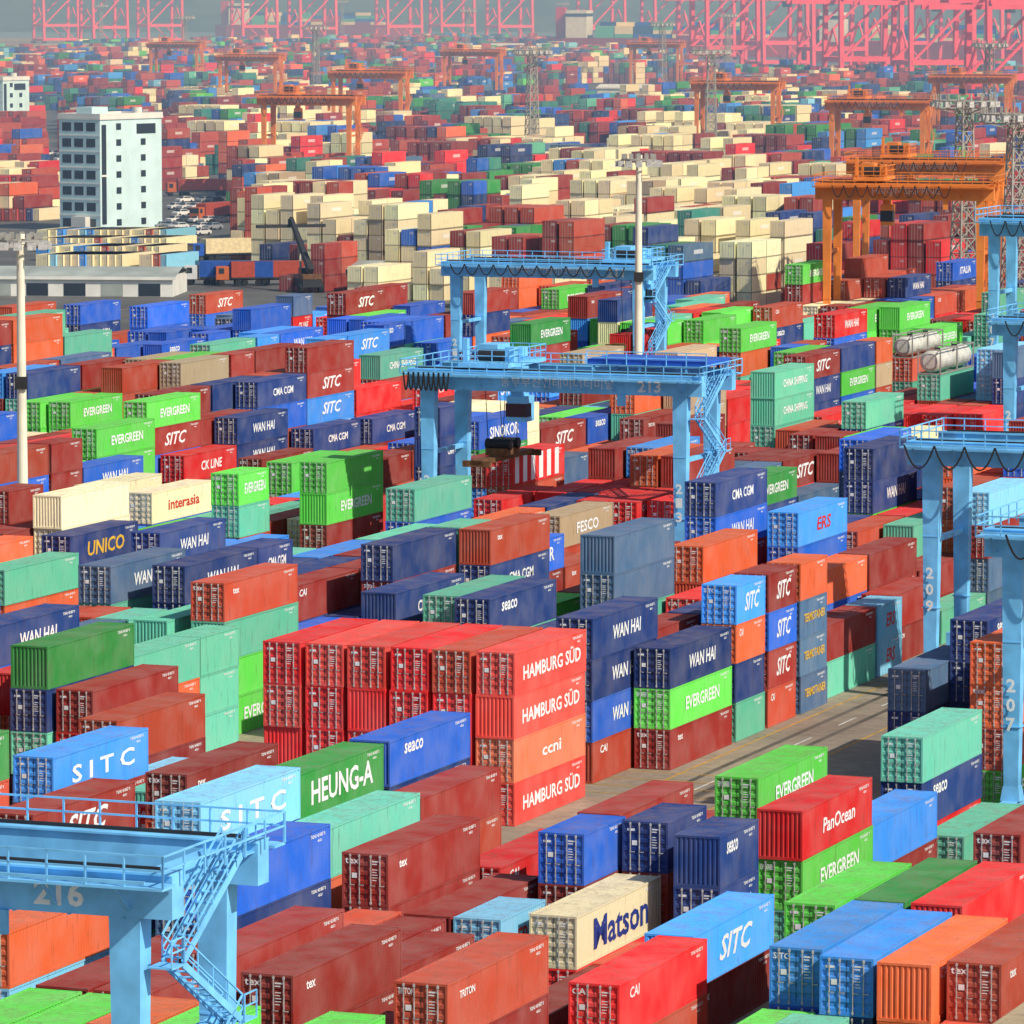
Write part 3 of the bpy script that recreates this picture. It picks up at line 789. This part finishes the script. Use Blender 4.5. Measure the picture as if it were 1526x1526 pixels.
# ---------------------------------------------------------------- vehicles
def car_mesh(col):
    mt=simple('car_paint',col,.3,0,.05,1,.5); m=MB()
    prof=[(-2.2,.35),(-2.2,.85),(-1.3,1.0),(-.75,1.45),(1.0,1.45),(1.75,.98),(2.2,.9),(2.2,.35)]
    n=len(prof)
    L_=[(-.85 if z<1.2 else -.68,y,z) for y,z in prof]; R_=[(.85 if z<1.2 else .68,y,z) for y,z in prof]
    m.quad(L_[::-1],mt); m.quad(R_,mt)
    for i in range(n):
        j=(i+1)%n; mat=M_glass if i in(2,4) else mt; m.quad([L_[i],L_[j],R_[j],R_[i]],mat)
    for sx in (-1,1):
        m.quad([(sx*.83,-1.1,1.05),(sx*.83,1.45,1.05),(sx*.73,.9,1.4),(sx*.73,-.65,1.4)],M_glass)
        for y in (-1.35,1.35): m.cyl((sx*.7,y,.33),(sx*.88,y,.33),.33,M_rubber,12)
    return m.mesh('car')
cars=[car_mesh(c) for c in ((.78,.78,.76),(.65,.65,.65),(.05,.05,.06),(.25,.27,.3),(.75,.75,.73))]
for row,(u0,v0,n) in enumerate(((70,352,9),(180,350,8),(250,342,5),(262,332,5),(270,322,5),(190,340,5),(262,312,5),(275,302,4),(45,362,6),(55,232,5),(30,240,6),(35,262,5))):
    X0,Y0=locate(u0,v0,0)
    for i in range(n):
        if random.random()<.88: obj('parked_car',random.choice(cars),(X0+i*2.5*c2,Y0-i*2.5*s2*.3,.02),-math.radians(40)+random.uniform(-.05,.05))
def truck_mesh(cab,load):
    m=MB(); mc=simple('cab_paint',cab,.4,0,.1); ml=simple('load_paint',load,.6,0,.2)
    m.box(-1.2,1.2,-8.2,-6.1,1.0,3.2,mc); m.quad([(-1.1,-8.22,2.0),(1.1,-8.22,2.0),(1.05,-8.21,3.0),(-1.05,-8.21,3.0)],M_glass); m.box(-1.22,1.22,-7.8,-6.9,2.0,2.9,M_glass)
    m.box(-1.1,1.1,-8.3,-8.0,.5,.99,M_dark); m.box(-.5,.5,-7.9,6,.85,.98,M_dark); m.box(-1.2,1.2,-5.6,6.4,1.1,1.35,M_dark)
    m.box(-1.22,1.22,-5.7,6.45,1.37,3.96,ml)
    for y in (-7.3,-4.6,-3.4,4,5.2):
        for s in (-1,1): m.cyl((s*.85,y,.5),(s*1.2,y,.5),.5,M_rubber,14)
    return m.mesh('truck')
tr=[truck_mesh((.02,.09,.45),(.72,.6,.36)),truck_mesh((.5,.12,.03),(.4,.06,.03)),truck_mesh((.7,.7,.7),(.02,.09,.4))]
for u,v,r,i in ((345,388,-60,0),(395,425,-80,1),(322,330,-30,1),(300,292,-75,1),(350,425,-95,2),(1000,172,-60,2),(880,160,-80,1),(255,225,-20,0),(950,166,10,0)):
    X,Y=locate(u,v,0); obj('container_truck',tr[i],(X,Y,.02),math.radians(r))
def reach():
    m=MB(); mo=M_dark
    m.box(-1.6,1.6,-3.8,3.4,.9,2.2,M_dark); m.box(-1.6,1.6,-3.9,-2,2.2,3.0,M_rust); m.box(-.8,.8,-.4,1.2,2.2,3.9,M_glass); m.beam((0,-3,3.4),(0,7.5,11.5),.9,1.1,mo,.6,.7); m.beam((0,2,1.8),(0,3.2,7.8),.3,.3,M_steel)
    m.box(-5.8,5.8,7.1,8.0,10.0,10.5,M_dark); m.beam((0,7.5,11.4),(0,7.5,10.4),.8,.8,M_dark)
    for y in (-2.8,2.4):
        for s in (-1,1): m.cyl((s*1.2,y,.85),(s*2,y,.85),.85,M_rubber,16)
    return m.mesh('reach')
rm=reach()
for u,v,r in ((1110,405,-75),(455,435,20)):
    X,Y=locate(u,v,0); obj('reach_stacker',rm,(X,Y,.02),math.radians(r))
def tank():
    m=MB(); L=6.06
    for x in (-2.44,-.12):
        for y in (0,L-.12): m.box(x,x+.12,y,y+.12,0,2.59,M_steel)
        m.box(x,x+.12,.12,L-.12,2.45,2.57,M_steel); m.box(x,x+.12,.12,L-.12,.02,.16,M_steel)
    for y in (.01,L-.11): m.box(-2.32,-.12,y,y+.1,2.45,2.57,M_steel); m.box(-2.32,-.12,y,y+.1,.02,.16,M_steel); m.beam((-2.3,y+.05,.1),(-.2,y+.05,2.5),.08,.08,M_steel)
    m.cyl((-1.22,.5,1.3),(-1.22,L-.5,1.3),1.1,M_tank,24); m.cyl((-1.22,.2,1.3),(-1.22,.499,1.3),.7,M_tank,24,1.1); m.cyl((-1.22,L-.499,1.3),(-1.22,L-.2,1.3),1.1,M_tank,24,.7)
    m.cyl((-1.22,3,2.3),(-1.22,3,2.55),.3,M_dark,12)
    return m.mesh('tank')
tk=tank()
for tb in tankbase:
    if tb:
        for j in range(2): obj('tank_container',tk,W(tb[0]+j*6.12,tb[1],.03+tb[2]*(CH+.006)),RZ)

# ---------------------------------------------------------------- ground, road marks, water, hills
def ground_mat(name,c0,c1):
    m,nt,b=newmat(name); L=nt.links.new;N=nt.nodes.new
    geo=N('ShaderNodeNewGeometry'); n1=N('ShaderNodeTexNoise'); n1.inputs['Scale'].default_value=.06; n1.inputs['Detail'].default_value=6; L(geo.outputs['Position'],n1.inputs['Vector'])
    n2=N('ShaderNodeTexNoise'); n2.inputs['Scale'].default_value=.9; n2.inputs['Detail'].default_value=6; n2.inputs['Roughness'].default_value=.7; L(geo.outputs['Position'],n2.inputs['Vector'])
    cr=N('ShaderNodeValToRGB'); cr.color_ramp.elements[0].color=(*c0,1); cr.color_ramp.elements[0].position=.35; cr.color_ramp.elements[1].color=(*c1,1); cr.color_ramp.elements[1].position=.65; L(n1.outputs['Fac'],cr.inputs[0])
    r=N('ShaderNodeMapRange'); r.inputs[1].default_value=.3;r.inputs[2].default_value=.7;r.inputs[3].default_value=.7;r.inputs[4].default_value=1.15; L(n2.outputs['Fac'],r.inputs[0])
    v=N('ShaderNodeVectorMath'); v.operation='SCALE'; L(cr.outputs[0],v.inputs[0]); L(r.outputs[0],v.inputs['Scale']); L(v.outputs[0],b.inputs['Base Color']); b.inputs['Roughness'].default_value=.85
    return m
def sheet(name,pts,z,mat):
    m=MB(); m.quad([(x,y,z) for x,y in pts],mat); return obj(name,m.mesh(name))
sheet('ground',[(-15000,-1000),(15000,-1000),(15000,25000),(-15000,25000)],0,ground_mat('yard_concrete',(.20,.16,.115),(.36,.29,.205)))
sheet('yard_asphalt',[(-700,690),(60,740),(700,900),(900,2600),(-900,3600)],.006,ground_mat('asphalt',(.075,.073,.07),(.13,.125,.115)))
M_line=simple('yellow_line',(0.55,0.30,0.04),.8,0,.4,1)
M_linew=simple('white_line',(0.6,0.6,0.56),.8,0,.4,1)
M_tyre=simple('tyre_marks',(0.12,0.10,0.08),.9,0,.5,.3)
lm_=MB()
for k in range(-2,10):
    for bb in (redge(k,0)+2.4, redge(k,0)+8.8):
        lm_.quad([W(160,bb-.08,.008),W(160,bb+.08,.008),W(720,bb+.08,.008),W(720,bb-.08,.008)],M_line)
    for dx in (-1.4,.9):
        c_=redge(k,0)+5.4+dx; lm_.quad([W(160,c_-.22,.004),W(160,c_+.22,.004),W(720,c_+.22,.004),W(720,c_-.22,.004)],M_tyre)
    for i in range(0,55):
        a=170+i*10; c_=redge(k,0)+5.4; lm_.quad([W(a,c_-.07,.008),W(a,c_+.07,.008),W(a+4,c_+.07,.008),W(a+4,c_-.07,.008)],M_linew)
for a in (297,300,303,306):
    lm_.quad([W(a,-125,.012),W(a+.15,-125,.012),W(a+.15,-82,.012),W(a,-82,.012)],M_line)
obj('lane_markings',lm_.mesh('lines'))
def water_mat():
    m,nt,b=newmat('harbour_water'); b.inputs['Base Color'].default_value=(.08,.15,.24,1); b.inputs['Roughness'].default_value=.25
    n=nt.nodes.new('ShaderNodeTexNoise'); n.inputs['Scale'].default_value=.25; n.inputs['Detail'].default_value=3; g=nt.nodes.new('ShaderNodeNewGeometry'); nt.links.new(g.outputs['Position'],n.inputs['Vector'])
    bp=nt.nodes.new('ShaderNodeBump'); bp.inputs['Strength'].default_value=.6; bp.inputs['Distance'].default_value=1; nt.links.new(n.outputs['Fac'],bp.inputs['Height']); nt.links.new(bp.outputs[0],b.inputs['Normal'])
    return m
pts=[locate(u,v,0) for u,v in ((1900,150),(1340,128),(1060,124),(1000,92),(820,80),(700,62),(-600,52))]
sheet('water',[(x,y) for x,y in pts]+[(-9000,9000),(9000,9000),(2500,2200)],.03,water_mat())
def hill_mat():
    m,nt,b=newmat('wooded_hill'); N=nt.nodes.new; L=nt.links.new
    g=N('ShaderNodeNewGeometry'); n=N('ShaderNodeTexNoise'); n.inputs['Scale'].default_value=.02; n.inputs['Detail'].default_value=8; L(g.outputs['Position'],n.inputs['Vector'])
    cr=N('ShaderNodeValToRGB'); cr.color_ramp.elements[0].color=(.015,.035,.025,1); cr.color_ramp.elements[1].color=(.06,.10,.06,1); cr.color_ramp.elements[0].position=.35; cr.color_ramp.elements[1].position=.65
    L(n.outputs['Fac'],cr.inputs[0]); L(cr.outputs[0],b.inputs['Base Color']); b.inputs['Roughness'].default_value=1
    return m
nx,ny=160,24; hv=[];hf=[]
for j in range(ny):
    for i in range(nx):
        x=-3000+6000*i/(nx-1); y=5000+2600*j/(ny-1); t=j/(ny-1)
        hgt=max(0,math.sin(min(1,t*1.6)*math.pi/2))*(150+90*mn.noise(Vector((x*.0009,y*.0005,3)))+60*mn.noise(Vector((x*.004,y*.003,1))))
        hv.append((x,y,hgt*(1 if j else 0)-1))
for j in range(ny-1):
    for i in range(nx-1): k=j*nx+i; hf.append((k,k+1,k+nx+1,k+nx))
hm=bpy.data.meshes.new('hills'); hm.from_pydata(hv,[],hf); hm.materials.append(hill_mat()); obj('hills',hm)
def ship():
    m=MB(); hull=simple('hull_paint',(.35,.03,.03),.6,0,.1,.05); L=170;w=26
    sec=[(-L/2,.7,0),(-L/2+10,1,0),(L/2-30,1,0),(L/2-8,.5,1),(L/2,.04,2)]
    for (a,wa,za),(b,wb,zb) in zip(sec[:-1],sec[1:]):
        for s in (-1,1): m.quad([(a,s*w/2*wa*.85,0),(b,s*w/2*wb*.85,0),(b,s*w/2*wb,12+zb),(a,s*w/2*wa,12+za)],hull)
        m.quad([(a,-w/2*wa,11.9+za),(b,-w/2*wb,11.9+zb),(b,w/2*wb,11.9+zb),(a,w/2*wa,11.9+za)],M_dark)
    m.quad([(-L/2,-w*.3,0),(-L/2,w*.3,0),(-L/2,w*.35,12),(-L/2,-w*.35,12)],hull)
    m.box(-L/2+12,-L/2+26,-w*.42,w*.42,12,30,M_wallw); m.box(-L/2+11.9,-L/2+26.1,-w*.43,w*.43,26,28,M_glass); m.box(-L/2+4,-L/2+10,-4,4,12,32,M_redl)
    lm2=[simple('deck_load',PAL[c],noise=.1) for c in ('rust','navy','cream','teal','blue','maroon')]
    for i in range(9):
        for j in range(4):
            for t in range(random.choice([2,3,4])): m.box(-L/2+32+i*12.8,-L/2+44.2+i*12.8,-11+j*5.6,-5.6+j*5.6,12+t*2.6,14.55+t*2.6,random.choice(lm2))
    return m.mesh('ship')
sm=ship()
for u,v,r in ((1010,84,-12),(470,58,-8),(1400,92,-14)):
    X,Y=locate(u,v,0); obj('container_ship',sm,(X,Y,.05),math.radians(r))

# ---------------------------------------------------------------- haze bank over the far yard and harbour
hz=MB(); hz.box(-9000,9000,640,9500,-5,420,M_white); hme=hz.mesh('haze'); hme.materials.clear()
mh=bpy.data.materials.new('air_haze'); mh.use_nodes=True; nt=mh.node_tree; nt.nodes.clear()
o_=nt.nodes.new('ShaderNodeOutputMaterial'); vs=nt.nodes.new('ShaderNodeVolumeScatter'); vs.inputs['Color'].default_value=(.34,.60,1,1); vs.inputs['Density'].default_value=.00040; vs.inputs['Anisotropy'].default_value=.1
nt.links.new(vs.outputs[0],o_.inputs['Volume']); hme.materials.append(mh); ho=obj('haze',hme)

# ---------------------------------------------------------------- light, sky, camera
az=math.radians(131); el=math.radians(41)
w=bpy.data.worlds.new('World'); scene.world=w; w.use_nodes=True; nt=w.node_tree
sk=nt.nodes.new('ShaderNodeTexSky'); sk.sky_type='NISHITA'; sk.sun_disc=False; sk.sun_elevation=el; sk.sun_rotation=az
nt.links.new(sk.outputs[0],nt.nodes['Background'].inputs['Color']); nt.nodes['Background'].inputs['Strength'].default_value=.125
sd=Vector((math.sin(az)*math.cos(el),math.cos(az)*math.cos(el),math.sin(el)))
sl=bpy.data.lights.new('sun','SUN'); sl.energy=5.0; sl.angle=math.radians(.5); sl.color=(1,.93,.80)
so=bpy.data.objects.new('sun',sl); ROOT.objects.link(so); so.rotation_euler=sd.to_track_quat('Z','Y').to_euler()
cam=bpy.data.cameras.new('camera'); cam.sensor_width=36; cam.lens=36*F/1526; cam.clip_start=5; cam.clip_end=40000
co=bpy.data.objects.new('camera',cam); ROOT.objects.link(co); co.location=(0,0,H); co.rotation_euler=(math.pi/2-PITCH,0,0)
scene.camera=co
scene.view_settings.view_transform='Standard'; scene.view_settings.look='None'; scene.view_settings.exposure=0
